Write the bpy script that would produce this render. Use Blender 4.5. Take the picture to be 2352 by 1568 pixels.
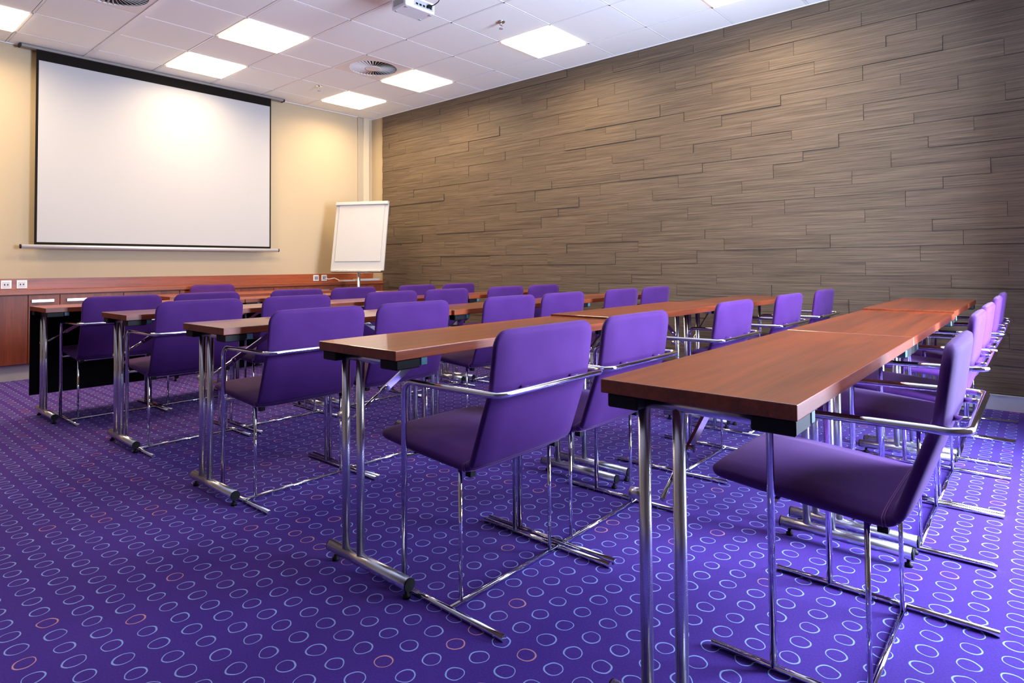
import bpy, bmesh, math, random
from mathutils import Matrix, Vector

for o in list(bpy.data.objects):
    bpy.data.objects.remove(o, do_unlink=True)
random.seed(7)
S = bpy.context.scene
COL = S.collection
PI = math.pi

# ------------------------------------------------------------------ camera
# room frame: X=0 is the dark plank wall, Y=0 the wall behind the screen, Z up; metres
cam_d = bpy.data.cameras.new('camera')
cam = bpy.data.objects.new('camera', cam_d)
COL.objects.link(cam)
F_PX, CY = 1413.93, -207.91
yaw, pitch, roll = math.radians(49.292), math.radians(1.418), math.radians(-0.401)
fw = Vector((math.sin(yaw)*math.cos(pitch), math.cos(yaw)*math.cos(pitch), math.sin(pitch)))
rt = Vector((math.cos(yaw), -math.sin(yaw), 0)); up = rt.cross(fw)
r2 = math.cos(roll)*rt + math.sin(roll)*up
u2 = -math.sin(roll)*rt + math.cos(roll)*up
M = Matrix.Identity(4)
for i in range(3):
    M[i][0], M[i][1], M[i][2] = r2[i], u2[i], -fw[i]
M.translation = Vector((-5.3029, -7.1757, 0.9886))
cam.matrix_world = M
cam_d.sensor_fit = 'HORIZONTAL'; cam_d.sensor_width = 36.0
cam_d.lens = F_PX/2352*36.0
cam_d.shift_y = CY/2352
cam_d.clip_start = 0.02
S.camera = cam

# ------------------------------------------------------------------ sky, light, exposure
SKY_COL, SKY_STR = (0.68, 0.78, 1.0), 70.0
LAMP_COL, LAMP_STR = (1.0, 0.75, 0.46), 5.0
LAMP_W, LAMP_SPREAD = 20.0, 158.0
w = bpy.data.worlds.new('overcast_sky'); S.world = w; w.use_nodes = True
bg = w.node_tree.nodes['Background']
bg.inputs['Color'].default_value = (*SKY_COL, 1); bg.inputs['Strength'].default_value = SKY_STR
S.view_settings.view_transform = 'Standard'
S.view_settings.look = 'None'
S.view_settings.exposure = 0.25
S.view_settings.gamma = 1.0
S.view_settings.use_curve_mapping = False

H = 3.074                      # ceiling height
XL, YB = -6.9, -8.25           # wall on the left, wall behind the camera
GX0, GY0, TL = -1.678, -3.990, 0.6     # ceiling grid
# windows in the wall behind the camera: x0, x1, z0, z1
WIN = [(-2.75, -1.50, 0.20, 2.55)]
for (a, b, c, d) in WIN:       # sky portals in the window openings
    L = bpy.data.lights.new('window_portal', 'AREA'); L.shape = 'RECTANGLE'
    L.size = b-a; L.size_y = d-c; L.cycles.is_portal = True
    lo = bpy.data.objects.new('window_portal', L); COL.objects.link(lo)
    lo.location = ((a+b)/2, YB-0.21, (c+d)/2); lo.rotation_euler = (math.radians(90), 0, 0)

# ------------------------------------------------------------------ materials
def new_mat(name):
    m = bpy.data.materials.new(name); m.use_nodes = True
    nt = m.node_tree
    return m, nt, nt.nodes['Principled BSDF']
def N(nt, t, **kw):
    n = nt.nodes.new(t)
    for k, v in kw.items(): setattr(n, k, v)
    return n
def mth(nt, op, a, b=None, c=None, clamp=False):
    n = nt.nodes.new('ShaderNodeMath'); n.operation = op; n.use_clamp = clamp
    for i, v in enumerate((a, b, c)):
        if v is None: continue
        if isinstance(v, (int, float)): n.inputs[i].default_value = v
        else: nt.links.new(v, n.inputs[i])
    return n.outputs[0]
def mixc(nt, fac, a, b):
    n = nt.nodes.new('ShaderNodeMix'); n.data_type = 'RGBA'
    for sock, v in ((n.inputs[0], fac), (n.inputs[6], a), (n.inputs[7], b)):
        if isinstance(v, (int, float)): sock.default_value = v
        elif isinstance(v, tuple): sock.default_value = (*v, 1) if len(v) == 3 else v
        else: nt.links.new(v, sock)
    return n.outputs[2]
def coords(nt, scale, kind='Object'):
    tc = N(nt, 'ShaderNodeTexCoord'); mp = N(nt, 'ShaderNodeMapping')
    mp.inputs['Scale'].default_value = scale
    nt.links.new(tc.outputs[kind], mp.inputs['Vector'])
    return mp
def noise(nt, vec, scale, detail=3, rough=0.5, dist=0.0):
    n = N(nt, 'ShaderNodeTexNoise')
    n.inputs['Scale'].default_value = scale; n.inputs['Detail'].default_value = detail
    n.inputs['Roughness'].default_value = rough; n.inputs['Distortion'].default_value = dist
    nt.links.new(vec, n.inputs['Vector'])
    return n.outputs['Fac']
def bump(nt, bsdf, h, strength, dist=0.01):
    b = N(nt, 'ShaderNodeBump'); b.inputs['Strength'].default_value = strength; b.inputs['Distance'].default_value = dist
    nt.links.new(h, b.inputs['Height']); nt.links.new(b.outputs[0], bsdf.inputs['Normal'])
def simple(name, col, rough=0.5, metal=0.0, vary=0.08, vscale=12.0, spec=0.5, sheen=0.0, sheen_tint=None, bmp=0.0, bscale=300):
    m, nt, b = new_mat(name)
    mp = coords(nt, (1, 1, 1))
    n = noise(nt, mp.outputs[0], vscale, 3)
    d = tuple(max(0, c*(1-vary)) for c in col); l = tuple(min(1, c*(1+vary)) for c in col)
    nt.links.new(mixc(nt, n, d, l), b.inputs['Base Color'])
    b.inputs['Roughness'].default_value = rough; b.inputs['Metallic'].default_value = metal
    b.inputs['Specular IOR Level'].default_value = spec
    if sheen:
        b.inputs['Sheen Weight'].default_value = sheen; b.inputs['Sheen Roughness'].default_value = 0.45
        if sheen_tint: b.inputs['Sheen Tint'].default_value = (*sheen_tint, 1)
    if bmp:
        bump(nt, b, noise(nt, mp.outputs[0], bscale, 2), bmp, 0.002)
    return m
def wood(name, dark, light, scale, rough=0.3, coat=0.3, streak=(1.2, 26, 26), kind='Object'):
    m, nt, b = new_mat(name)
    mp = coords(nt, streak, kind)
    oi = N(nt, 'ShaderNodeObjectInfo')
    add = N(nt, 'ShaderNodeVectorMath', operation='ADD')
    mul = N(nt, 'ShaderNodeVectorMath', operation='SCALE'); mul.inputs['Scale'].default_value = 30
    cmb = N(nt, 'ShaderNodeCombineXYZ')
    for i in range(3): nt.links.new(oi.outputs['Random'], cmb.inputs[i])
    nt.links.new(cmb.outputs[0], mul.inputs[0]); nt.links.new(mp.outputs[0], add.inputs[0]); nt.links.new(mul.outputs[0], add.inputs[1])
    v = add.outputs[0]
    n1 = noise(nt, v, scale, 5, 0.6, 0.6); n2 = noise(nt, v, scale*0.18, 2, 0.5, 0.3); n3 = noise(nt, v, scale*5, 3, 0.6)
    f = mth(nt, 'ADD', mth(nt, 'MULTIPLY', n1, 0.55), mth(nt, 'ADD', mth(nt, 'MULTIPLY', n2, 0.55), mth(nt, 'MULTIPLY', n3, 0.25)))
    cr = N(nt, 'ShaderNodeValToRGB'); cr.color_ramp.elements[0].position = 0.48; cr.color_ramp.elements[1].position = 0.86
    cr.color_ramp.elements[0].color = (*dark, 1); cr.color_ramp.elements[1].color = (*light, 1)
    nt.links.new(f, cr.inputs[0]); nt.links.new(cr.outputs[0], b.inputs['Base Color'])
    b.inputs['Roughness'].default_value = rough
    b.inputs['Coat Weight'].default_value = coat; b.inputs['Coat Roughness'].default_value = 0.05; b.inputs['Coat IOR'].default_value = 1.6
    return m

M_chrome = simple('chrome', (0.80, 0.80, 0.82), 0.07, 1.0, 0.02)
M_steel = simple('satin_steel', (0.74, 0.74, 0.76), 0.27, 1.0, 0.03)
M_black = simple('black_plastic', (0.006, 0.006, 0.007), 0.55, 0, 0.1, 12, 0.2)
M_matblack = simple('matt_black_board', (0.006,0.006,0.007), 0.85, 0, 0.1, 12, 0.08)
M_teal = simple('teal_plastic', (0.06, 0.15, 0.19), 0.4, 0, 0.1)
M_cream = simple('cream_wall_paint', (0.49, 0.40, 0.265), 0.75, 0, 0.02, 2.0, 0.2, bmp=0.05, bscale=120)
M_taupe = simple('taupe_wall_paint', (0.20, 0.16, 0.13), 0.7, 0, 0.03, 2.0, 0.2)
M_white = simple('white_paint', (0.80, 0.80, 0.80), 0.5, 0, 0.02, 4, 0.3)
M_tile = simple('mineral_fibre_tile', (0.89, 0.92, 0.88), 0.9, 0, 0.025, 90, 0.1, bmp=0.1, bscale=400)
M_rail = simple('white_grid_metal', (0.86, 0.86, 0.86), 0.35, 0, 0.02)
M_plate = simple('diffuser_plate_white', (0.78, 0.74, 0.70), 0.45, 0, 0.02)
M_dark = simple('dark_void', (0.012, 0.011, 0.011), 0.8, 0, 0.1)
M_border = simple('black_screen_border', (0.010, 0.008, 0.007), 0.8, 0, 0.1, 12, 0.1)
M_screen = simple('matt_white_screen', (0.45, 0.455, 0.46), 0.85, 0, 0.01, 3, 0.1)
M_paper = simple('paper', (0.50, 0.50, 0.50), 0.8, 0, 0.02, 5, 0.2)
M_board = simple('white_board', (0.47, 0.47, 0.47), 0.35, 0, 0.01)
M_greyplastic = simple('grey_plastic', (0.35, 0.35, 0.36), 0.4, 0, 0.05)
M_ptr = simple('projector_white', (0.72, 0.72, 0.73), 0.4, 0, 0.02)
M_skirt = simple('aluminium_skirting', (0.62, 0.64, 0.68), 0.38, 0.35, 0.03)
M_case = simple('grey_screen_case', (0.26, 0.24, 0.22), 0.6, 0, 0.05)
M_kick = simple('beige_plinth', (0.50, 0.46, 0.42), 0.4, 0.3, 0.04)
M_conduit2 = simple('trunking_cream', (0.58, 0.50, 0.36), 0.5, 0, 0.03)
M_conduit = simple('trunking_grey', (0.42, 0.36, 0.26), 0.5, 0, 0.03)
M_table = wood('mahogany_table_veneer', (0.090, 0.012, 0.003), (0.42, 0.066, 0.009), 1.3, 0.28, 0.55, (0.7, 20, 20))
M_edge = wood('mahogany_table_edge', (0.095, 0.017, 0.006), (0.32, 0.064, 0.018), 2.0, 0.35, 0.0)
M_cab = wood('cherry_cabinet', (0.085, 0.014, 0.005), (0.28, 0.060, 0.016), 1.6, 0.45, 0.0, (14, 14, 0.8))
M_cabh = wood('cherry_worktop', (0.12, 0.022, 0.007), (0.36, 0.085, 0.022), 1.6, 0.40, 0.0, (0.8, 14, 14))

def fabric():
    m, nt, b = new_mat('purple_wool')
    mp = coords(nt, (1, 1, 1))
    n = noise(nt, mp.outputs[0], 9, 3); n2 = noise(nt, mp.outputs[0], 700, 2)
    f = mth(nt, 'ADD', mth(nt, 'MULTIPLY', n, 0.6), mth(nt, 'MULTIPLY', n2, 0.4))
    nt.links.new(mixc(nt, f, (0.052, 0.0115, 0.102), (0.092, 0.0280, 0.172)), b.inputs['Base Color'])
    b.inputs['Roughness'].default_value = 0.75; b.inputs['Specular IOR Level'].default_value = 0.12
    b.inputs['Sheen Weight'].default_value = 0.14; b.inputs['Sheen Roughness'].default_value = 0.35
    b.inputs['Sheen Tint'].default_value = (0.92, 0.70, 1.0, 1)
    bump(nt, b, n2, 0.12, 0.002)
    return m
M_fabric = fabric()

def plank_mat():
    m, nt, b = new_mat('striated_plank')
    tc = N(nt, 'ShaderNodeTexCoord'); oi = N(nt, 'ShaderNodeObjectInfo')
    def layer(sc, s, off):
        mp = N(nt, 'ShaderNodeMapping'); mp.inputs['Scale'].default_value = sc
        nt.links.new(tc.outputs['Object'], mp.inputs['Vector'])
        cmb = N(nt, 'ShaderNodeCombineXYZ')
        for i in range(3): nt.links.new(mth(nt, 'MULTIPLY', oi.outputs['Random'], 37.0+off+i*11), cmb.inputs[i])
        ad = N(nt, 'ShaderNodeVectorMath', operation='ADD')
        nt.links.new(mp.outputs[0], ad.inputs[0]); nt.links.new(cmb.outputs[0], ad.inputs[1])
        return noise(nt, ad.outputs[0], s, 3, 0.6)
    a = layer((1, 2.2, 170), 1.0, 0); c = layer((1, 5, 420), 1.0, 5); d = layer((1, 1.0, 40), 1.0, 9)
    f = mth(nt, 'ADD', mth(nt, 'MULTIPLY', a, 0.62), mth(nt, 'ADD', mth(nt, 'MULTIPLY', c, 0.30), mth(nt, 'MULTIPLY', d, 0.18)))
    cr = N(nt, 'ShaderNodeValToRGB')
    cr.color_ramp.elements[0].position = 0.36; cr.color_ramp.elements[0].color = (0.042, 0.030, 0.020, 1)
    cr.color_ramp.elements[1].position = 0.72; cr.color_ramp.elements[1].color = (0.190, 0.136, 0.086, 1)
    nt.links.new(f, cr.inputs[0])
    tint = mth(nt, 'ADD', 0.94, mth(nt, 'MULTIPLY', oi.outputs['Random'], 0.12))
    hs = N(nt, 'ShaderNodeHueSaturation'); nt.links.new(tint, hs.inputs['Value']); nt.links.new(cr.outputs[0], hs.inputs['Color'])
    nt.links.new(hs.outputs[0], b.inputs['Base Color'])
    b.inputs['Roughness'].default_value = 0.55; b.inputs['Specular IOR Level'].default_value = 0.35
    bump(nt, b, f, 0.35, 0.004)
    return m
M_plank = plank_mat()
M_pedge = simple('dark_plank_edge', (0.035, 0.027, 0.022), 0.7, 0, 0.1)

def carpet():
    m, nt, b = new_mat('ring_pattern_carpet')
    tc = N(nt, 'ShaderNodeTexCoord'); P = tc.outputs['Object']
    wob = N(nt, 'ShaderNodeTexNoise'); wob.inputs['Scale'].default_value = 22; wob.inputs['Detail'].default_value = 1
    nt.links.new(P, wob.inputs['Vector'])
    ws = N(nt, 'ShaderNodeVectorMath', operation='SUBTRACT'); nt.links.new(wob.outputs['Color'], ws.inputs[0]); ws.inputs[1].default_value = (.5, .5, .5)
    wm = N(nt, 'ShaderNodeVectorMath', operation='SCALE'); wm.inputs['Scale'].default_value = 0.010; nt.links.new(ws.outputs[0], wm.inputs[0])
    pw = N(nt, 'ShaderNodeVectorMath', operation='ADD'); nt.links.new(P, pw.inputs[0]); nt.links.new(wm.outputs[0], pw.inputs[1])
    sx, sy = 0.0838, 0.0858
    sub = N(nt, 'ShaderNodeVectorMath', operation='SUBTRACT'); nt.links.new(pw.outputs[0], sub.inputs[0]); sub.inputs[1].default_value = (-4.915, -5.130, 0)
    dv = N(nt, 'ShaderNodeVectorMath', operation='DIVIDE'); nt.links.new(sub.outputs[0], dv.inputs[0]); dv.inputs[1].default_value = (sx, sy, 1)
    ad = N(nt, 'ShaderNodeVectorMath', operation='ADD'); nt.links.new(dv.outputs[0], ad.inputs[0]); ad.inputs[1].default_value = (.5, .5, 0.5)
    fl = N(nt, 'ShaderNodeVectorMath', operation='FLOOR'); nt.links.new(ad.outputs[0], fl.inputs[0])
    lo = N(nt, 'ShaderNodeVectorMath', operation='SUBTRACT'); nt.links.new(dv.outputs[0], lo.inputs[0]); nt.links.new(fl.outputs[0], lo.inputs[1])
    lm = N(nt, 'ShaderNodeVectorMath', operation='MULTIPLY'); nt.links.new(lo.outputs[0], lm.inputs[0]); lm.inputs[1].default_value = (sx, sy, 0)
    ln = N(nt, 'ShaderNodeVectorMath', operation='LENGTH'); nt.links.new(lm.outputs[0], ln.inputs[0])
    wn = N(nt, 'ShaderNodeTexWhiteNoise'); wn.noise_dimensions = '3D'; nt.links.new(fl.outputs[0], wn.inputs['Vector'])
    R = mth(nt, 'ADD', 0.0226, mth(nt, 'MULTIPLY', wn.outputs['Value'], 0.0022))
    # brush width swells round the ring
    sp = N(nt, 'ShaderNodeSeparateXYZ'); nt.links.new(lm.outputs[0], sp.inputs[0])
    ang = mth(nt, 'ARCTAN2', sp.outputs[1], sp.outputs[0])
    sw = mth(nt, 'SINE', mth(nt, 'ADD', ang, mth(nt, 'MULTIPLY', wn.outputs['Value'], 40.0)))
    wid = mth(nt, 'ADD', 0.0023, mth(nt, 'MULTIPLY', sw, 0.0007))
    d = mth(nt, 'ABSOLUTE', mth(nt, 'SUBTRACT', ln.outputs['Value'], R))
    mr = N(nt, 'ShaderNodeMapRange'); mr.interpolation_type = 'SMOOTHSTEP'
    nt.links.new(d, mr.inputs['Value']); nt.links.new(wid, mr.inputs['From Min'])
    nt.links.new(mth(nt, 'MULTIPLY', wid, 0.35), mr.inputs['From Max']); mr.inputs['To Min'].default_value = 0; mr.inputs['To Max'].default_value = 1
    mask = mth(nt, 'MULTIPLY', mr.outputs[0], 0.95)
    sc = N(nt, 'ShaderNodeSeparateColor'); nt.links.new(wn.outputs['Color'], sc.inputs[0])
    pink = mth(nt, 'LESS_THAN', sc.outputs[1], 0.075)
    ring = mixc(nt, pink, (0.27, 0.37, 0.66), (0.56, 0.27, 0.27))
    fine = noise(nt, P, 190, 4, 0.65); big = noise(nt, P, 3.0, 3)
    f = mth(nt, 'ADD', mth(nt, 'MULTIPLY', fine, 0.75), mth(nt, 'MULTIPLY', big, 0.25))
    base = mixc(nt, f, (0.023, 0.006, 0.104), (0.084, 0.034, 0.305))
    nt.links.new(mixc(nt, mask, base, ring), b.inputs['Base Color'])
    b.inputs['Roughness'].default_value = 0.9; b.inputs['Specular IOR Level'].default_value = 0.15
    b.inputs['Sheen Weight'].default_value = 0.05; b.inputs['Sheen Roughness'].default_value = 0.4
    b.inputs['Sheen Tint'].default_value = (0.85, 0.75, 1.0, 1)
    bump(nt, b, fine, 0.25, 0.003)
    return m
M_carpet = carpet()

def lamp_mat():
    m, nt, b = new_mat('lit_diffuser')
    b.inputs['Base Color'].default_value = (0.8, 0.8, 0.8, 1)
    b.inputs['Emission Color'].default_value = (*LAMP_COL, 1); b.inputs['Emission Strength'].default_value = LAMP_STR
    return m
M_lamp = lamp_mat()
def glass_mat():
    m = bpy.data.materials.new('window_glass'); m.use_nodes = True; nt = m.node_tree
    nt.nodes.clear()
    o = N(nt, 'ShaderNodeOutputMaterial'); t = N(nt, 'ShaderNodeBsdfTransparent'); g = N(nt, 'ShaderNodeBsdfGlossy'); mx = N(nt, 'ShaderNodeMixShader')
    g.inputs['Roughness'].default_value = 0.02; mx.inputs[0].default_value = 0.06
    t.inputs['Color'].default_value = (0.95, 0.97, 1, 1)
    nt.links.new(t.outputs[0], mx.inputs[1]); nt.links.new(g.outputs[0], mx.inputs[2]); nt.links.new(mx.outputs[0], o.inputs[0])
    return m
M_glass = glass_mat()

# ------------------------------------------------------------------ mesh helpers
class MB:
    """collects shapes; build() makes one mesh"""
    def __init__(s): s.v = []; s.f = []; s.sm = []
    def add(s, v, f, smooth=False):
        o = len(s.v); s.v += [tuple(p) for p in v]; s.f += [tuple(i+o for i in q) for q in f]; s.sm += [smooth]*len(f); return s
    def box(s, a, b):
        x0, y0, z0 = a; x1, y1, z1 = b
        v = [(x0,y0,z0),(x1,y0,z0),(x1,y1,z0),(x0,y1,z0),(x0,y0,z1),(x1,y0,z1),(x1,y1,z1),(x0,y1,z1)]
        return s.add(v, [(0,3,2,1),(4,5,6,7),(0,1,5,4),(1,2,6,5),(2,3,7,6),(3,0,4,7)])
    def tube(s, path, r, n=12):
        P = [Vector(p) for p in path]; ring = []; v = []; f = []
        t0 = (P[1]-P[0]).normalized()
        ref = Vector((0,0,1)) if abs(t0.z) < .9 else Vector((1,0,0))
        nrm = t0.cross(ref).normalized()
        for i, p in enumerate(P):
            if i == 0: t = (P[1]-P[0]).normalized()
            elif i == len(P)-1: t = (P[-1]-P[-2]).normalized()
            else: t = ((P[i]-P[i-1]).normalized()+(P[i+1]-P[i]).normalized()).normalized()
            nrm = (nrm - t*nrm.dot(t)).normalized(); bn = t.cross(nrm)
            rr = r[i] if isinstance(r, (list, tuple)) else r
            for k in range(n):
                a = 2*PI*k/n; v.append(p + (nrm*math.cos(a)+bn*math.sin(a))*rr)
        m = len(P)
        for i in range(m-1):
            for k in range(n):
                f.append((i*n+k, i*n+(k+1)%n, (i+1)*n+(k+1)%n, (i+1)*n+k))
        s.add(v, f, True)
        o = len(s.v)-len(v)
        s.f += [tuple(o+k for k in reversed(range(n))), tuple(o+(m-1)*n+k for k in range(n))]; s.sm += [False, False]
        return s
    def mesh(s, name, bevel=0.0, seg=2):
        me = bpy.data.meshes.new(name); me.from_pydata(s.v, [], s.f)
        if bevel:
            bm = bmesh.new(); bm.from_mesh(me)
            bmesh.ops.bevel(bm, geom=list(bm.edges), offset=bevel, segments=seg, profile=0.5, affect='EDGES', clamp_overlap=True)
            bm.to_mesh(me); bm.free()
        else:
            me.polygons.foreach_set('use_smooth', s.sm)
        me.update(); return me
def cyl(path, r, n=16): return MB().tube(path, r, n)
def fillet(pts, rad, seg=6):
    P = [Vector(p) for p in pts]; out = [P[0]]
    for i in range(1, len(P)-1):
        a = (P[i-1]-P[i]); b = (P[i+1]-P[i]); la, lb = a.length, b.length; a.normalize(); b.normalize()
        ang = a.angle(b); d = min(rad/math.tan(ang/2), la*.49, lb*.49); rr = d*math.tan(ang/2)
        c = P[i] + (a+b).normalized()*(rr/math.sin(ang/2))
        s0 = P[i]+a*d-c; s1 = P[i]+b*d-c
        for k in range(seg+1):
            q = s0.normalized().slerp(s1.normalized(), k/seg)*s0.length; out.append(c+q)
    out.append(P[-1]); return out
def setm(me, mat):
    me.materials.clear(); me.materials.append(mat); return me
def obj(name, me, parent=None, loc=(0,0,0), rot=(0,0,0)):
    o = bpy.data.objects.new(name, me); COL.objects.link(o)
    o.location = loc; o.rotation_euler = rot
    if parent: o.parent = parent
    return o
def part(name, mb, mat, parent=None, bevel=0.0, seg=2, loc=(0,0,0), rot=(0,0,0)):
    me = mb.mesh(name, bevel, seg) if isinstance(mb, MB) else mb
    return obj(name, setm(me, mat), parent, loc, rot)
def thing(name, label, cat, loc=(0,0,0), rz=0.0, group=None):
    o = obj(name, None, None, loc, (0,0,rz)); return tag(o, label, cat, group)
def tag(o, label, cat, group=None):
    o['label'] = label; o['category'] = cat
    if group: o['group'] = group
    return o
def struct(o): o['kind'] = 'structure'; return o
def copy_tree(o, parent=None):
    c = o.copy(); COL.objects.link(c); c.parent = parent
    for ch in list(o.children): copy_tree(ch, c)
    return c

# ------------------------------------------------------------------ room shell
floor = struct(part('floor', MB().box((XL, YB, -0.10), (0.0, 0.0, 0.0)), M_carpet))
ceil = struct(part('ceiling', MB().box((XL, YB, H+0.03), (0.0, 0.0, H+0.15)), M_white))
wf = struct(part('wall_front', MB().box((XL-0.2, 0.0, -0.1), (0.2, 0.2, H+0.15)), M_cream))
wl = struct(part('wall_left', MB().box((XL-0.2, YB-0.2, -0.1), (XL, 0.0, H+0.15)), M_taupe))
wr = struct(part('wall_right', MB().box((0.0, YB-0.2, -0.1), (0.2, 0.0, H+0.15)), M_cream))
mb = MB(); xs = [XL]
for (a, b, c, d) in WIN:
    mb.box((xs[-1], YB-0.2, -0.1), (a, YB, H+0.15))
    mb.box((a, YB-0.2, -0.1), (b, YB, c)); mb.box((a, YB-0.2, d), (b, YB, H+0.15)); xs.append(b)
mb.box((xs[-1], YB-0.2, -0.1), (0.0, YB, H+0.15))
mb.box((-1.40, YB, -0.1), (-1.15, YB+0.55, H+0.05))        # added unseen pier by the window, keeps daylight off the near plank wall
wb = struct(part('wall_back', mb, M_taupe))
for n, (a, b, c, d) in enumerate(WIN, 1):
    wnd = struct(part('window_%d' % n, MB().box((a+.05, YB-0.125, c+.05), (b-.05, YB-0.115, d-.05)), M_glass))
    fr = MB(); y0, y1 = YB-0.15, YB-0.09
    fr.box((a,y0,c),(a+.05,y1,d)).box((b-.05,y0,c),(b,y1,d)).box((a+.05,y0,c),(b-.05,y1,c+.05)).box((a+.05,y0,d-.05),(b-.05,y1,d)).box((a+.05,y0,c+.9),(b-.05,y1,c+.94))
    part('window_frame', fr, M_white, wnd)
    part('window_sill', MB().box((a-.03, YB-0.09, c-.03), (b+.03, YB+0.08, c)), M_white, wnd)

# dark plank cladding on wall_right: courses and butt joints traced from the wall itself
CY0, CY1, PLK = -0.26, -7.70, 0.845
courses = [(2.985,3.070,-5.10),(2.910,2.985,-4.817),(2.805,2.910,-4.479),(2.688,2.805,-4.831),(2.606,2.688,-4.637),(2.501,2.606,-4.985),
 (2.386,2.501,-5.324),(2.302,2.386,-6.413),(2.205,2.302,-5.912),(2.080,2.205,-4.479),(2.002,2.080,-4.803),(1.899,2.002,-5.150),
 (1.818,1.899,-4.887),(1.702,1.818,-5.498),(1.600,1.702,-5.236),(1.518,1.600,-4.967),(1.402,1.518,-5.583),(1.303,1.402,-5.318),
 (1.220,1.303,-4.900),(1.117,1.220,-5.076),(1.002,1.117,-5.667),(0.900,1.002,-5.316),(0.816,0.900,-5.000),(0.712,0.816,-5.469),
 (0.596,0.712,-5.20),(0.514,0.596,-4.90),(0.414,0.514,-5.31),(0.298,0.414,-5.05),(0.215,0.298,-4.78),(0.108,0.215,-5.40)]
G = 0.0012
plank_me = {}
for (z0, z1, ph) in courses:
    y = ph + math.ceil((CY0-ph)/PLK)*PLK
    while y > CY1:
        ya, yb = min(y, CY0), max(y-PLK, CY1)
        y -= PLK
        if ya-yb < 0.02: continue
        t = random.choice((0.012, 0.012, 0.012, 0.016, 0.016, 0.020))
        key = (round(ya-yb, 3), round(z1-z0, 3), t)
        if key not in plank_me:
            l, h = (ya-yb)/2-G, (z1-z0)/2-G*0.6
            me = setm(MB().box((-t, -l, -h), (0.0, l, h)).mesh('plank'), M_plank); me.materials.append(M_pedge)
            for p in me.polygons: p.material_index = 0 if abs(p.normal.x) > .5 else 1
            plank_me[key] = me
        obj('plank', plank_me[key], wr, (0, (ya+yb)/2, (z0+z1)/2))
part('cladding_backing', MB().box((-0.009, CY1, 0.10), (0.0, CY0, H)), M_dark, wr)
part('rear_cladding', MB().box((-0.012, YB, 0.10), (0.0, CY1-0.002, H)), M_plank, wr)
struct(part('baseboard_right', MB().box((-0.026, YB, 0.0), (0.0, CY0, 0.10)).box((-0.030, YB, 0.096), (0.0, CY0, 0.103)), M_skirt))
struct(part('baseboard_left', MB().box((XL, YB, 0.0), (XL+0.02, -0.3, 0.10)), M_skirt))

# vertical trunking on the front wall
tr = struct(part('trim_1', MB().box((-0.245, -0.020, 0.905), (-0.165, 0.0, H)), M_conduit))
part('trunking_cover', MB().box((-0.165, -0.045, 0.905), (-0.075, 0.0, H)), M_conduit2, tr, 0.004)

# ceiling: grid rails, tiles, lamps, diffusers
lamps = [(1,-3),(1,0),(1,3),(1,5),(-2,3),(-2,5),(-5,3),(-5,5)]
diffs = [(0,3),(-4,3)]
ximin, ximax = math.floor((XL-GX0)/TL), math.floor((0-GX0)/TL)
yjmin, yjmax = math.floor((YB-GY0)/TL), math.floor((0-GY0)/TL)
tile_me = {}
for i in range(ximin, ximax+1):
    for j in range(yjmin, yjmax+1):
        if (i,j) in lamps or (i,j) in diffs: continue
        x0, x1 = max(GX0+i*TL, XL), min(GX0+(i+1)*TL, 0.0)
        y0, y1 = max(GY0+j*TL, YB), min(GY0+(j+1)*TL, 0.0)
        if x1-x0 < .03 or y1-y0 < .03: continue
        key = (round(x1-x0,3), round(y1-y0,3)); 
        if key not in tile_me:
            l, d = (x1-x0)/2-.0105, (y1-y0)/2-.0105
            tile_me[key] = setm(MB().box((-l,-d,0.0),(l,d,0.02)).mesh('ceiling_tile', 0.003, 1), M_tile)
        obj('ceiling_tile', tile_me[key], ceil, ((x0+x1)/2, (y0+y1)/2, H+0.001))
for i in range(ximin+1, ximax+1):
    x = GX0+i*TL; hw = 0.022 if i == -3 else 0.0075
    part('grid_rail', MB().box((x-hw, YB, H-(0.006 if i == -3 else 0.0)), (x+hw, 0.0, H+0.03)), M_rail, ceil)
for j in range(yjmin+1, yjmax+1):
    y = GY0+j*TL
    part('grid_rail', MB().box((XL, y-.0075, H), (0.0, y+.0075, H+0.03)), M_rail, ceil)
struct(part('trim_2', MB().box((-0.022, YB, H-0.004), (0.0, -0.02, H+0.02)), M_rail))
struct(part('trim_3', MB().box((XL, -0.02, H-0.004), (0.0, 0.0, H+0.02)), M_rail))

fr_me = setm(MB().box((-.292,-.292,0),(-.280,.292,.024)).box((.280,-.292,0),(.292,.292,.024)).box((-.28,-.292,0),(.28,-.280,.024)).box((-.28,.280,0),(.28,.292,.024)).mesh('frame'), M_rail)
df_me = setm(MB().box((-.28,-.28,-.014),(.28,.28,.012)).mesh('diffuser', .003, 1), M_lamp)
lamp_where = {1:'along dark plank wall', -2:'in middle line of ceiling', -5:'in line farthest from plank wall'}
lamp_row = {5:'close to projection screen wall', 3:'beside round air outlet line', 0:'level with the projector', -3:'above the back table row', -6:'behind the back table row'}
for (i, j) in lamps:
    t = thing('ceiling_light', 'square lit ceiling panel %s, %s' % (lamp_where[i], lamp_row[j]), 'light', (GX0+(i+.5)*TL, GY0+(j+.5)*TL, H), 0, 'recessed square ceiling lights')
    obj('frame', fr_me, t); obj('diffuser', df_me, t)
    L = bpy.data.lights.new('panel_light', 'AREA'); L.shape = 'SQUARE'; L.size = .55; L.energy = LAMP_W; L.color = LAMP_COL
    L.spread = math.radians(LAMP_SPREAD)
    lo = bpy.data.objects.new('panel_light', L); COL.objects.link(lo); lo.parent = t; lo.location = (0, 0, -.018)

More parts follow.
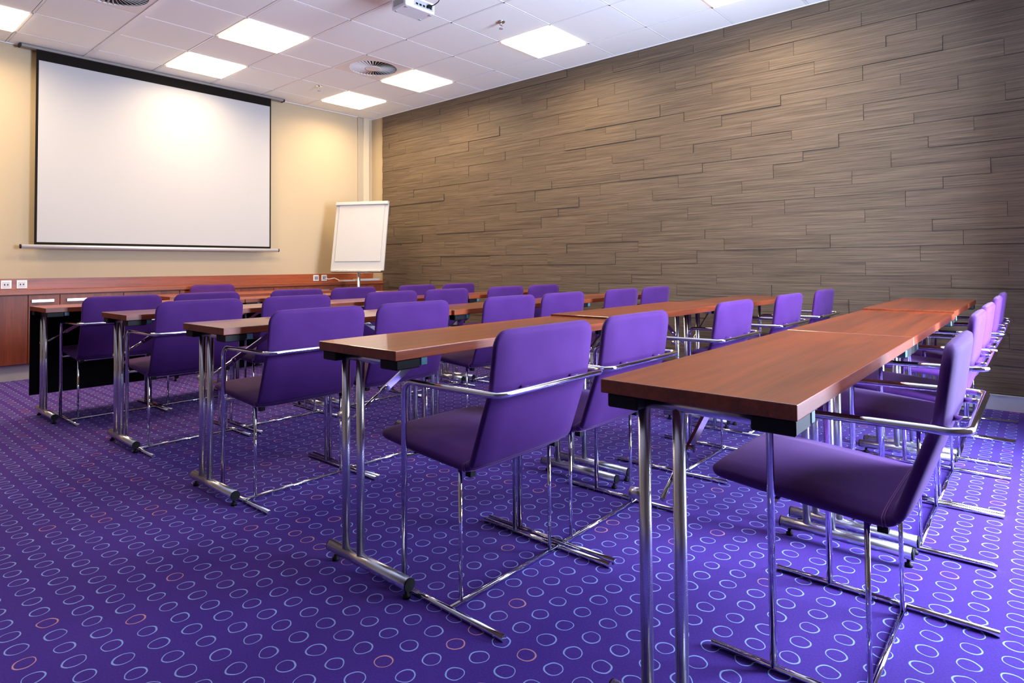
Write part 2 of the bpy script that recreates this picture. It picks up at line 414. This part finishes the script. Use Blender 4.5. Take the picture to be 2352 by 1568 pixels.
# swirl air diffusers
def disc(r, n, z, inner=0.0, zt=None):
    v = []; f = []
    for k in range(n):
        a = 2*PI*k/n; v.append((r*math.cos(a), r*math.sin(a), z))
    if inner:
        for k in range(n):
            a = 2*PI*k/n; v.append((inner*math.cos(a), inner*math.sin(a), z))
        f = [(k, n+k, n+(k+1)%n, (k+1)%n) for k in range(n)]
    else: f = [tuple(reversed(range(n)))]
    return v, f
def plate_with_hole(hw, r, n=48):
    v = []; f = []
    for k in range(n):
        a = 2*PI*k/n; c, s = math.cos(a), math.sin(a); q = hw/max(abs(c), abs(s))
        v.append((q*c, q*s, 0.0)); v.append((r*c, r*s, 0.0)); v.append((r*c, r*s, 0.0125))
    for k in range(n):
        a, b = 3*k, 3*((k+1) % n)
        f += [(a, a+1, b+1, b), (a+1, a+2, b+2, b+1)]
    return MB().add(v, f)
NV = 40
vane = MB(); r0, r1 = .075, .243
vane.add([(r0,-.003,.0),(r1,-.011,.0),(r1,.000,.010),(r0,.0,.008),(r0,-.0015,.0),(r1,-.0085,.0),(r1,.0025,.010),(r0,.0015,.008)],
         [(0,3,2,1),(4,5,6,7),(0,1,5,4),(1,2,6,5),(2,3,7,6),(3,0,4,7)])
vane_me = setm(vane.mesh('vane'), M_plate)
pl_me = setm(plate_with_hole(.291, .245).mesh('face_plate'), M_plate)
hv, hf = disc(.08, 32, -.001); hub_me = setm(MB().tube([(0,0,-.002),(0,0,.012)], .080, 32).mesh('hub'), M_plate)
bk = MB().tube([(0,0,.0125),(0,0,.018)], .247, 32)
bk_me = setm(bk.mesh('dark_chamber'), M_dark)
for (i, j), lab in zip(diffs, ('round swirl air outlet in square plate nearest the plank wall', 'round swirl air outlet in square plate far from the plank wall')):
    t = thing('air_diffuser', lab, 'air vent', (GX0+(i+.5)*TL, GY0+(j+.5)*TL, H), 0, 'swirl air outlets in the ceiling')
    obj('face_plate', pl_me, t); obj('dark_chamber', bk_me, t); obj('hub', hub_me, t)
    for k in range(NV): obj('vane', vane_me, t, (0,0,0), (0,0,2*PI*k/NV))

# sprinklers
def sprinkler(x, y, lab):
    t = thing('sprinkler', lab, 'sprinkler', (x, y, H), 0, 'ceiling sprinklers')
    part('escutcheon', cyl([(0,0,-.006),(0,0,.002)], [.034,.040], 20), M_steel, t)
    part('stem', cyl([(0,0,-.03),(0,0,-.005)], .010, 10), M_steel, t)
    for s in (-1, 1):
        part('yoke_arm', cyl([(s*.010,0,-.025),(s*.017,0,-.04),(s*.004,0,-.058)], .003, 6), M_steel, t)
    part('deflector', cyl([(0,0,-.062),(0,0,-.058)], .018, 14), M_greyplastic, t)
sprinkler(-1.41, -3.72, 'small pendent sprinkler head beside the ceiling projector')
sprinkler(-1.42, -0.93, 'small pendent sprinkler head close to the projection screen')

# ------------------------------------------------------------------ projector
pz = 2.86
t = thing('projector', 'white ceiling projector with a black cable plugged in the back', 'projector', (-2.36, -3.70, pz), math.radians(-2))
part('casing', MB().box((-.135,-.085,0),(.135,.085,.085)), M_ptr, t, 0.010, 3)
part('lens_ring', cyl([(.07,.080,.045),(.07,.105,.045)], .030, 20), M_greyplastic, t)
part('lens', cyl([(.07,.098,.045),(.07,.106,.045)], .022, 20), M_black, t)
for k in range(4): part('foot', cyl([((-.11,.11)[k%2],(-.06,.06)[k//2],-.006),((-.11,.11)[k%2],(-.06,.06)[k//2],.002)], .009, 10), M_greyplastic, t)
part('vent_grille', MB().box((-.1365,-.06,.02),(-.134,.06,.065)), M_greyplastic, t)
pp = part('port_panel', MB().box((-.06,-.0865,.018),(.12,-.0845,.068)), M_greyplastic, t)
for k in range(5): part('socket', MB().box((-.045+.032*k,-.088,.028),(-.025+.032*k,-.0860,.042)), M_black, pp)
part('plug', MB().box((.055,-.115,.03),(.085,-.086,.05)), M_black, t, .004)
part('cable', cyl(fillet([(.07,-.112,.04),(.07,-.16,.035),(.10,-.175,.07),(.10,-.165,H-pz)], .03), .0035, 8), M_black, t)
part('mount_arm', cyl([(0,0,.085),(0,0,H-pz)], .020, 14), M_ptr, t)
part('mount_plate', MB().box((-.07,-.05,H-pz-.008),(.07,.05,H-pz)), M_ptr, t, .003)

# ------------------------------------------------------------------ projection screen
sy = -0.10
t = thing('projection_screen', 'large white roll-down projection screen with black borders on front wall', 'screen', (-2.715, sy, 1.19))
sx0, sx1, sz0, sz1 = -3.870, -1.560, 1.222, H-0.030
ox, oz = -2.715, 1.19
part('screen_cloth', MB().box((sx0+.020-ox,-.001,sz0+.022-oz),(sx1-.016-ox,.001,2.948-oz)), M_screen, t)
part('side_border', MB().box((sx0-ox,-.001,sz0-oz),(sx0+.020-ox,.001,sz1-oz)), M_border, t)
part('side_border', MB().box((sx1-.016-ox,-.001,sz0-oz),(sx1-ox,.001,sz1-oz)), M_border, t)
part('bottom_border', MB().box((sx0+.02-ox,-.001,sz0-oz),(sx1-.016-ox,.001,sz0+.022-oz)), M_border, t)
part('top_border', MB().box((sx0+.02-ox,-.001,2.948-oz),(sx1-.016-ox,.001,sz1-oz)), M_border, t)
bar = part('weight_bar', cyl([(-3.965-ox,0,.012),(-1.467-ox,0,.012)], .019, 14), M_skirt, t)
for x in (-3.976, -1.467): part('end_cap', cyl([(x-ox,0,.012),(x+.011-ox,0,.012)], .020, 14), M_black, bar)
cs = part('casing', MB().box((-3.985-ox,-.020,H-.030-oz),(-1.405-ox,.05,H-.006-oz)), M_case, t, .004)
for x in (-4.0, -1.405): part('end_cap', MB().box((x-ox,-.022,H-.034-oz),(x+.015-ox,.052,H-.006-oz)), M_dark, cs)

# ------------------------------------------------------------------ sideboard along the front wall
ctz = 0.803; cy = -0.26
wt = part('worktop', MB().box((-6.0, cy-.012, ctz-.040), (-0.002, -0.001, ctz)), M_cabh, None, .003)
tag(wt, 'long cherry wood worktop running under the projection screen', 'worktop')
part('backsplash', MB().box((-6.0, -0.030, ctz), (-0.002, -0.001, 0.905)), M_cabh, wt, .002)
def cabinet(x0, doors, lab, seed):
    x1 = doors[-1][1]
    t = thing('base_cabinet', lab, 'cabinet', ((x0+x1)/2, cy, 0), 0, 'cherry cabinets under the worktop')
    ox = (x0+x1)/2
    part('carcass', MB().box((x0+.001-ox, .022, .14), (x1-.001-ox, .255, ctz-.042)), M_cab, t)
    part('plinth', MB().box((x0-ox, .045, 0), (x1-ox, .10, .14)), M_kick, t)
    for (a, b, hx) in doors:
        d = part('door', MB().box((a+.002-ox, 0, .145), (b-.002-ox, .020, ctz-.048)), M_cab, t, .0015, 1)
        if hx is not None:
            hd = MB().box((hx-ox, -.022, .692), (hx+.165-ox, -.012, .716)).box((hx+.015-ox,-.013,.698),(hx+.025-ox,.001,.710)).box((hx+.14-ox,-.013,.698),(hx+.15-ox,.001,.710))
            part('handle', hd, M_steel, d)
cabinet(-6.0, [(-6.0,-5.0,None),(-5.0,-3.94,None)], 'cherry cabinet with plain panel and no handles under the wall sockets', 1)
cabinet(-3.94, [(-3.94,-3.703,-3.917),(-3.703,-3.18,-3.652),(-3.18,-2.655,-3.13)], 'cherry cabinet with steel bar handles beside the handleless cabinet', 2)
cabinet(-2.655, [(-2.655,-2.13,-2.605),(-2.13,-1.605,-2.08),(-1.605,-1.08,-1.555)], 'cherry cabinet behind the table facing the rows', 3)
cabinet(-1.08, [(-1.08,-.555,-1.03),(-.555,-.003,-.505)], 'cherry cabinet in the corner behind the flip chart', 4)

def socket(x, lab, dark):
    t = thing('wall_socket', lab, 'socket', (x, -0.030, 0.815), 0, 'sockets on the backsplash')
    part('cover_plate', MB().box((-.039,-.010,0),(.039,0,.076)), M_white, t, .003)
    part('insert', MB().box((-.027,-.012,.012),(.027,-.0095,.064)), M_greyplastic if dark else M_board, t, .001, 1)
    for s in (-1, 1): part('contact_hole', MB().box((s*.011-.004,-.013,.030),(s*.011+.004,-.0118,.044)), M_black, t)
socket(-4.058, 'white wall socket, the one farther from the flip chart of the white pair', False)
socket(-3.944, 'white wall socket above the cabinet with no handles, nearer the screen', False)
socket(-0.905, 'grey-faced wall socket without cable beside the one with cable', True)
socket(-0.786, 'grey-faced wall socket with a white cable running from it', True)
tag(part('power_cable', cyl(fillet([(-.775,-.045,.845),(-.74,-.075,.835),(-.66,-.08,.848),(-.60,-.12,.812),(-.52,-.12,.808)], .02), .005, 8), M_white), 'white cable running from socket along the worktop', 'cable')
tag(part('paper_pad', MB().box((-.615,-.215,ctz+.0005),(-.425,-.10,ctz+.018)), M_paper, None, .002), 'cream paper pad lying on the worktop behind flip chart', 'paper')
ps = tag(part('document_tray', MB().box((-.385,-.235,ctz+.0005),(-.045,-.10,ctz+.028)), M_board, None, .003), 'flat white tray on the worktop in the corner', 'tray')
part('tray_lip', MB().box((-.375,-.237,ctz+.006),(-.055,-.2345,ctz+.010)), M_greyplastic, ps)

# ------------------------------------------------------------------ flip chart
a = math.radians(12); vr = Vector((.652,-.758)); vf = Vector((.758,.652))
back = math.cos(a)*vf + math.sin(a)*vr
rz = math.atan2(back.y, back.x) - PI/2          # local +Y points away from the viewer
t = thing('flip_chart', 'white flip chart board with paper pad on a steel pole stand', 'flip chart', (-0.735, -0.725, 0), rz)
part('pole', cyl([(0,.0,.05),(0,.0,1.15)], .020, 16), M_steel, t)
part('hub', cyl([(0,0,.03),(0,0,.10)], .035, 16), M_black, t)
for k in range(5):
    an = 2*PI*k/5+PI/2
    lg = part('foot_leg', cyl([(0,0,.06),(.30*math.cos(an),.30*math.sin(an),.030)], [.016,.011], 10), M_steel, t)
    part('caster', cyl([(.30*math.cos(an)-.01,.30*math.sin(an),.018),(.30*math.cos(an)+.01,.30*math.sin(an),.018)], .018, 12), M_black, lg)
lean = math.radians(-11)
bw, bh = .355, .885
def onboard(name, mb, mat, par, bev=0.0):
    o = part(name, mb, mat, par, bev); return o
bd = part('board', MB().box((-bw,-.012,0),(bw,.012,bh)), M_board, t, .004, 2, (0,-.045,.945), (lean,0,0))
part('paper_sheet', MB().box((-.305,-.022,.115),(.305,-.0125,bh-.045)), M_paper, bd, .001, 1)
part('clamp_bar', MB().box((-bw,-.040,bh-.045),(bw,-.012,bh-.002)), M_board, bd, .006)
part('pen_tray', MB().box((-bw+.02,-.045,-.022),(bw-.02,.012,-.001)), M_steel, bd, .003)
part('bracket', MB().box((-.04,.012,.05),(.04,.03,.40)), M_black, bd)

# ------------------------------------------------------------------ folding tables
def table_proto(L, D, zt, modesty=False):
    """meshes of one folding table; local origin on the floor under its centre, +Y towards the screen wall"""
    hx, hy = L/2, D/2; P = []
    top = MB().box((-hx,-hy,zt-.030),(hx,hy,zt))
    me = top.mesh('tabletop', .0022, 2); me.materials.append(M_table); me.materials.append(M_edge)
    for p in me.polygons:
        p.material_index = 0 if p.normal.z > .9 else 1
    P.append(('tabletop', me, None, ()))
    for sx in (-1, 1):
        ex = sx*(hx-.056)
        for (ya, yb) in ((hy-.085, hy-.012), (-hy+.005, -hy+.085)):
            xa, xb = sorted((sx*(hx-.008), sx*(hx-.10)))
            P.append(('corner_block', MB().box((xa,ya,zt-.060),(xb,yb,zt-.0302)).mesh('corner_block', .003, 1), M_black, ()))
        xa, xb = sorted((sx*(hx-.102), sx*(hx-.128)))
        P.append(('connector_plate', MB().box((xa,-hy+.004,zt-.055),(xb,-hy+.05,zt-.0302)).mesh('connector_plate', .002, 1), M_teal, ()))
        P.append(('head_rail', MB().tube([(ex,-hy+.084,zt-.046),(ex,hy-.083,zt-.046)], .0145, 14).mesh('head_rail'), M_steel, ()))
        for y in (hy-.083+.008, hy-.155):
            P.append(('leg', MB().tube([(ex,y,.045),(ex,y,zt-.05)], .0136, 16)  .mesh('leg'), M_steel, ()))
        foot = MB().tube([(ex,-hy+.01,.043),(ex,hy+.012,.043)], .0200, 16).mesh('foot')
        subs = []
        for (y0, y1) in ((-hy+.004, -hy+.012), (hy+.010, hy+.016)):
            subs.append(('end_cap', MB().tube([(ex,y0,.043),(ex,y1,.043)], .0195, 16).mesh('end_cap'), M_black))
        for y in (-hy+.02, hy-.015):
            subs.append(('glide', MB().tube([(ex,y,0),(ex,y,.010),(ex,y,.012),(ex,y,.03)], [.012,.012,.006,.006], 12).mesh('glide'), M_black))
        P.append(('foot', foot, M_steel, subs))
        # folding brace: flat bar above, rod below
        xt = sx*(hx-.42); yb_ = hy-.115
        mid = Vector((sx*(hx-.19), yb_, .570))
        A = Vector((xt, yb_, zt-.035)); B = Vector((ex, yb_, .492))
        d = (mid-A).normalized(); nz = Vector((0,1,0)).cross(d).normalized()
        v = []
        for q in (A, mid+d*.02):
            for (u, k) in ((-.004,-.011),(.004,-.011),(.004,.011),(-.004,.011)): v.append(q+Vector((0,u,0))+nz*k)
        br = MB().add(v, [(0,3,2,1),(4,5,6,7),(0,1,5,4),(1,2,6,5),(2,3,7,6),(3,0,4,7)])
        br.tube([mid+Vector((0,.006,0)), B+Vector((0,0,0))], .006, 8)
        br.tube([mid+Vector((0,-.012,0)), mid+Vector((0,.012,0))], .009, 10)
        P.append(('brace', br.mesh('brace'), M_chrome, ()))
        P.append(('lock_knob', MB().tube([(ex,hy-.075+.008,.492),(ex,hy-.075+.034,.492)], .0125, 14).mesh('lock_knob'), M_steel, ()))
    if modesty:
        P.append(('modesty_panel', MB().box((-hx+.002,hy-.008,.14),(hx-.002,hy+.004,zt-.032)).mesh('modesty_panel'), M_matblack, ()))
    for n, me, mat, subs in P:
        if mat: setm(me, mat)
        for sn, sm, smat in subs: setm(sm, smat)
    return P
def place_table(P, x, y, rz, lab, group):
    t = thing('folding_table', lab, 'table', (x, y, 0), rz, group)
    for n, me, mat, subs in P:
        o = obj(n, me, t)
        for sn, sm, smat in subs: obj(sn, sm, o)
    return t
TLEN, TEND, TD, ZT = 1.295, 1.270, 0.405, 0.742
TP = table_proto(TLEN-.004, TD, ZT); TPH = table_proto(TLEN-.004, TD, ZT+.009); TPM = table_proto(TLEN-.004, TD, ZT, True)
TS = table_proto(TEND-.004, TD, ZT); TSH = table_proto(TEND-.004, TD, ZT+.009)
ROWS = [('front', -4.270, -1.970), ('second', -4.157, -3.070), ('third', -4.157, -4.215), ('fourth', -4.157, -5.330), ('back', -4.157, -6.440)]
pos_name = ['farthest from plank wall', 'middle one', 'next to plank wall']
for r, (rn, x0, yf) in enumerate(ROWS):
    for k in range(3):
        P = TS if k == 2 else TP
        if r == 0 and k < 2: P = TPM
        if (r, k) == (3, 1): P = TPH
        if (r, k) == (4, 2): P = TSH
        ex = {0:' with black modesty panel'}.get(r, '') if k < 2 else ''
        lab = 'wooden folding table%s, %s in %s row' % (ex, pos_name[k], rn)
        dy = {(3,1):0.006, (4,2):0.0, (2,1):-0.02, (1,1):0.01, (0,1):0.0}.get((r,k), 0.0)
        place_table(P, x0+(TLEN*(k+.5) if k < 2 else 2*TLEN+TEND/2), yf-TD/2+dy, 0, lab, 'folding tables in rows')
HT = table_proto(1.62, .61, .742)
place_table(HT, -3.17+.81, -1.39+.305, PI, 'wider mahogany table facing the rows, before the cherry cabinets', 'presenter tables')

# ------------------------------------------------------------------ chairs
def shell(stations, name):
    """stations: (y, z, ny, nz, half_width, half_thickness); rounded-rectangle sections"""
    v = []; f = []; n = 16
    for (y, z, ny, nz, hw, ht) in stations:
        for k in range(n):
            an = 2*PI*(k+.5)/n; c, s = math.cos(an), math.sin(an)
            # stadium-like section: flat faces, round sides
            q = 4.0
            m = (abs(c)**q + abs(s)**q)**(-1/q)
            px, pt = c*m, s*m
            x = math.copysign(max(0, hw-ht), px)*min(1, abs(px)*1.0/0.985) if abs(px) < .985 else math.copysign(hw-ht, px)
            x = x + px*ht
            v.append((x, y+ny*pt*ht, z+nz*pt*ht))
    m_ = len(stations)
    for i in range(m_-1):
        for k in range(n):
            f.append((i*n+k, i*n+(k+1)%n, (i+1)*n+(k+1)%n, (i+1)*n+k))
    mb = MB().add(v, f, True)
    mb.f += [tuple(reversed(range(n))), tuple((m_-1)*n+k for k in range(n))]; mb.sm += [True, True]
    me = mb.mesh(name)
    bm = bmesh.new(); bm.from_mesh(me); bmesh.ops.recalc_face_normals(bm, faces=bm.faces); bm.to_mesh(me); bm.free()
    return setm(me, M_fabric)
def chair_profile():
    # centre line of the upholstered shell, seat nose -> bend -> top of the back
    pts = fillet([(0, .300, .443), (0, -.130, .408), (0, -.212, .640), (0, -.236, .812)], .042, 8)
    # resample
    out = []
    for i in range(len(pts)-1):
        a_, b_ = pts[i], pts[i+1]; n = max(1, int((b_-a_).length/.030))
        for k in range(n): out.append(a_.lerp(b_, k/n))
    out.append(pts[-1])
    # finer ends
    d0 = (out[1]-out[0]); d1 = (out[-1]-out[-2])
    head = [out[0]+d0.normalized()*s for s in (.0,.003,.008,.015,.024,.034,.045)]
    tail = [out[-1]-d1.normalized()*s for s in (.060,.048,.036,.026,.017,.009,.004,.0)]
    core = [p for p in out if (p-out[0]).length > .06 and (p-out[-1]).length > .075]
    return head+core+tail
prof = chair_profile()
lens = [0]
for i in range(1, len(prof)): lens.append(lens[-1]+(prof[i]-prof[i-1]).length)
tot = lens[-1]
st = []
for i, p in enumerate(prof):
    tg = (prof[min(i+1, len(prof)-1)]-prof[max(i-1, 0)]).normalized()
    nrm = Vector((0, -tg.z, tg.y))
    s, e = lens[i], tot-lens[i]
    hw, ht = .236, .0185
    seat_u = min(1, s/.25); 
    ht = .017+.006*math.sin(min(1, s/.44)*PI) if s < .44 else .0175
    for d, rc in ((s, .045), (e, .055)):
        if d < rc: hw -= rc-math.sqrt(max(0, rc*rc-(rc-d)**2))
    for d, rc in ((s, .016), (e, .014)):
        if d < rc: ht *= max(.18, math.sqrt(max(0, 1-((rc-d)/rc)**2)))
    st.append((p.y, p.z, nrm.y, nrm.z, hw, ht))
cut = next(i for i, p in enumerate(prof) if p.z > .418 and p.y < -.09)
seat_me = shell(st[:cut+1], 'seat'); back_me = shell(st[cut:], 'backrest')
RW, R1 = .260, .0092
arm_pts = fillet([(-RW,.128,.010),(-RW,.128,.636),(-RW,-.268,.640),(RW,-.268,.640),(RW,.128,.636),(RW,.128,.010)], .038, 7)
arm_me = setm(MB().tube(arm_pts, R1, 14).mesh('armrest_frame'), M_chrome)
run_me = {s: setm(MB().tube([(s*RW,-.283,R1),(s*RW,.283,R1)], R1, 14).mesh('runner'), M_chrome) for s in (-1,1)}
cross_me = setm(MB().tube([(-RW,-.070,.0095),(RW,-.070,.0095)], .0070, 12).mesh('cross_rail'), M_chrome)
post_me = {s: setm(MB().tube([(s*.212,-.070,.010),(s*.212,-.070,.400)], .0062, 12).mesh('rear_leg'), M_chrome) for s in (-1,1)}
sup_me = setm(MB().tube([(-.212,-.070,.388),(.212,-.070,.388)], .0062, 10).tube([(-RW,.128,.402),(RW,.128,.402)], .0062, 10).mesh('seat_support'), M_chrome)
tab_me = {s: setm(MB().box((s*.20-.010,-.112,.378),(s*.20+.010,-.090,.398)).mesh('clip'), M_black) for s in (-1,1)}
brk_me = {s: setm(MB().tube([(s*.12,-.266,.640),(s*.12,-.226,.640)], .007, 10).mesh('back_bracket'), M_chrome) for s in (-1,1)}
def seam_mesh(k):
    y, z, ny, nz, hw, ht = st[k]; v = []
    for q in range(25):
        an = 2*PI*q/24; c, s_ = math.cos(an), math.sin(an); m = (abs(c)**4+abs(s_)**4)**-.25
        px, pt = c*m, s_*m
        x = math.copysign(hw-ht, px)*min(1, abs(px)/.985)+px*ht
        v.append((x*1.001, y+ny*pt*ht*1.02, z+nz*pt*ht*1.02))
    return setm(MB().tube(v, .0011, 5).mesh('stitch_seam'), M_stitch)
M_stitch = simple('mauve_thread', (0.22, 0.07, 0.25), 0.7)
seam_me = [seam_mesh(cut-4), seam_mesh(cut-3)]
def make_chair(x, yc, rz, lab, group):
    t = thing('conference_chair', lab, 'chair', (x, yc, 0), rz, group)
    so = obj('seat', seat_me, t)
    for sm in seam_me: obj('stitch_seam', sm, so)
    obj('backrest', back_me, t); obj('armrest_frame', arm_me, t)
    obj('cross_rail', cross_me, t); obj('seat_support', sup_me, t)
    for s in (-1, 1):
        obj('runner', run_me[s], t); obj('rear_leg', post_me[s], t); obj('clip', tab_me[s], t); obj('back_bracket', brk_me[s], t)
    return t
CH = [('front', -2.012, [-3.875,-3.325,-2.61,-2.06,-1.325,-.76]), ('second', -3.07, [-3.81,-3.217,-2.47,-1.92,-1.212,-.667]),
      ('third', -4.245, [-3.795,-3.25,-2.512,-1.968,-1.218,-.675]), ('fourth', -5.517, [-3.811,-3.258,-2.30,-1.44,-.662]),
      ('back', -6.505, [-3.477,-2.510,-1.955,-1.218,-.672])]
ordn = ['farthest from', 'sixth', 'fifth', 'fourth', 'third', 'second', 'nearest']
for rn, y0, xsx in CH:
    for k, x in enumerate(xsx):
        n = len(xsx)-k
        words = {1:'nearest to the plank wall', 2:'second seat from the plank wall', 3:'third seat from the plank wall', 4:'fourth seat from the plank wall', 5:'fifth seat from the plank wall', 6:'sixth seat from the plank wall'}[n]
        dy = 0.025 if (rn == 'back' and k > 0) else 0.0
        make_chair(x, y0-.283+dy, math.radians(random.uniform(-.6,.6)), 'purple chair with chrome arms in the %s row, %s' % (rn, words), 'purple conference chairs in rows')
make_chair(-2.365, -.615, PI, 'lone purple chair facing the rows, in front of the cherry cabinets', 'presenter chair')
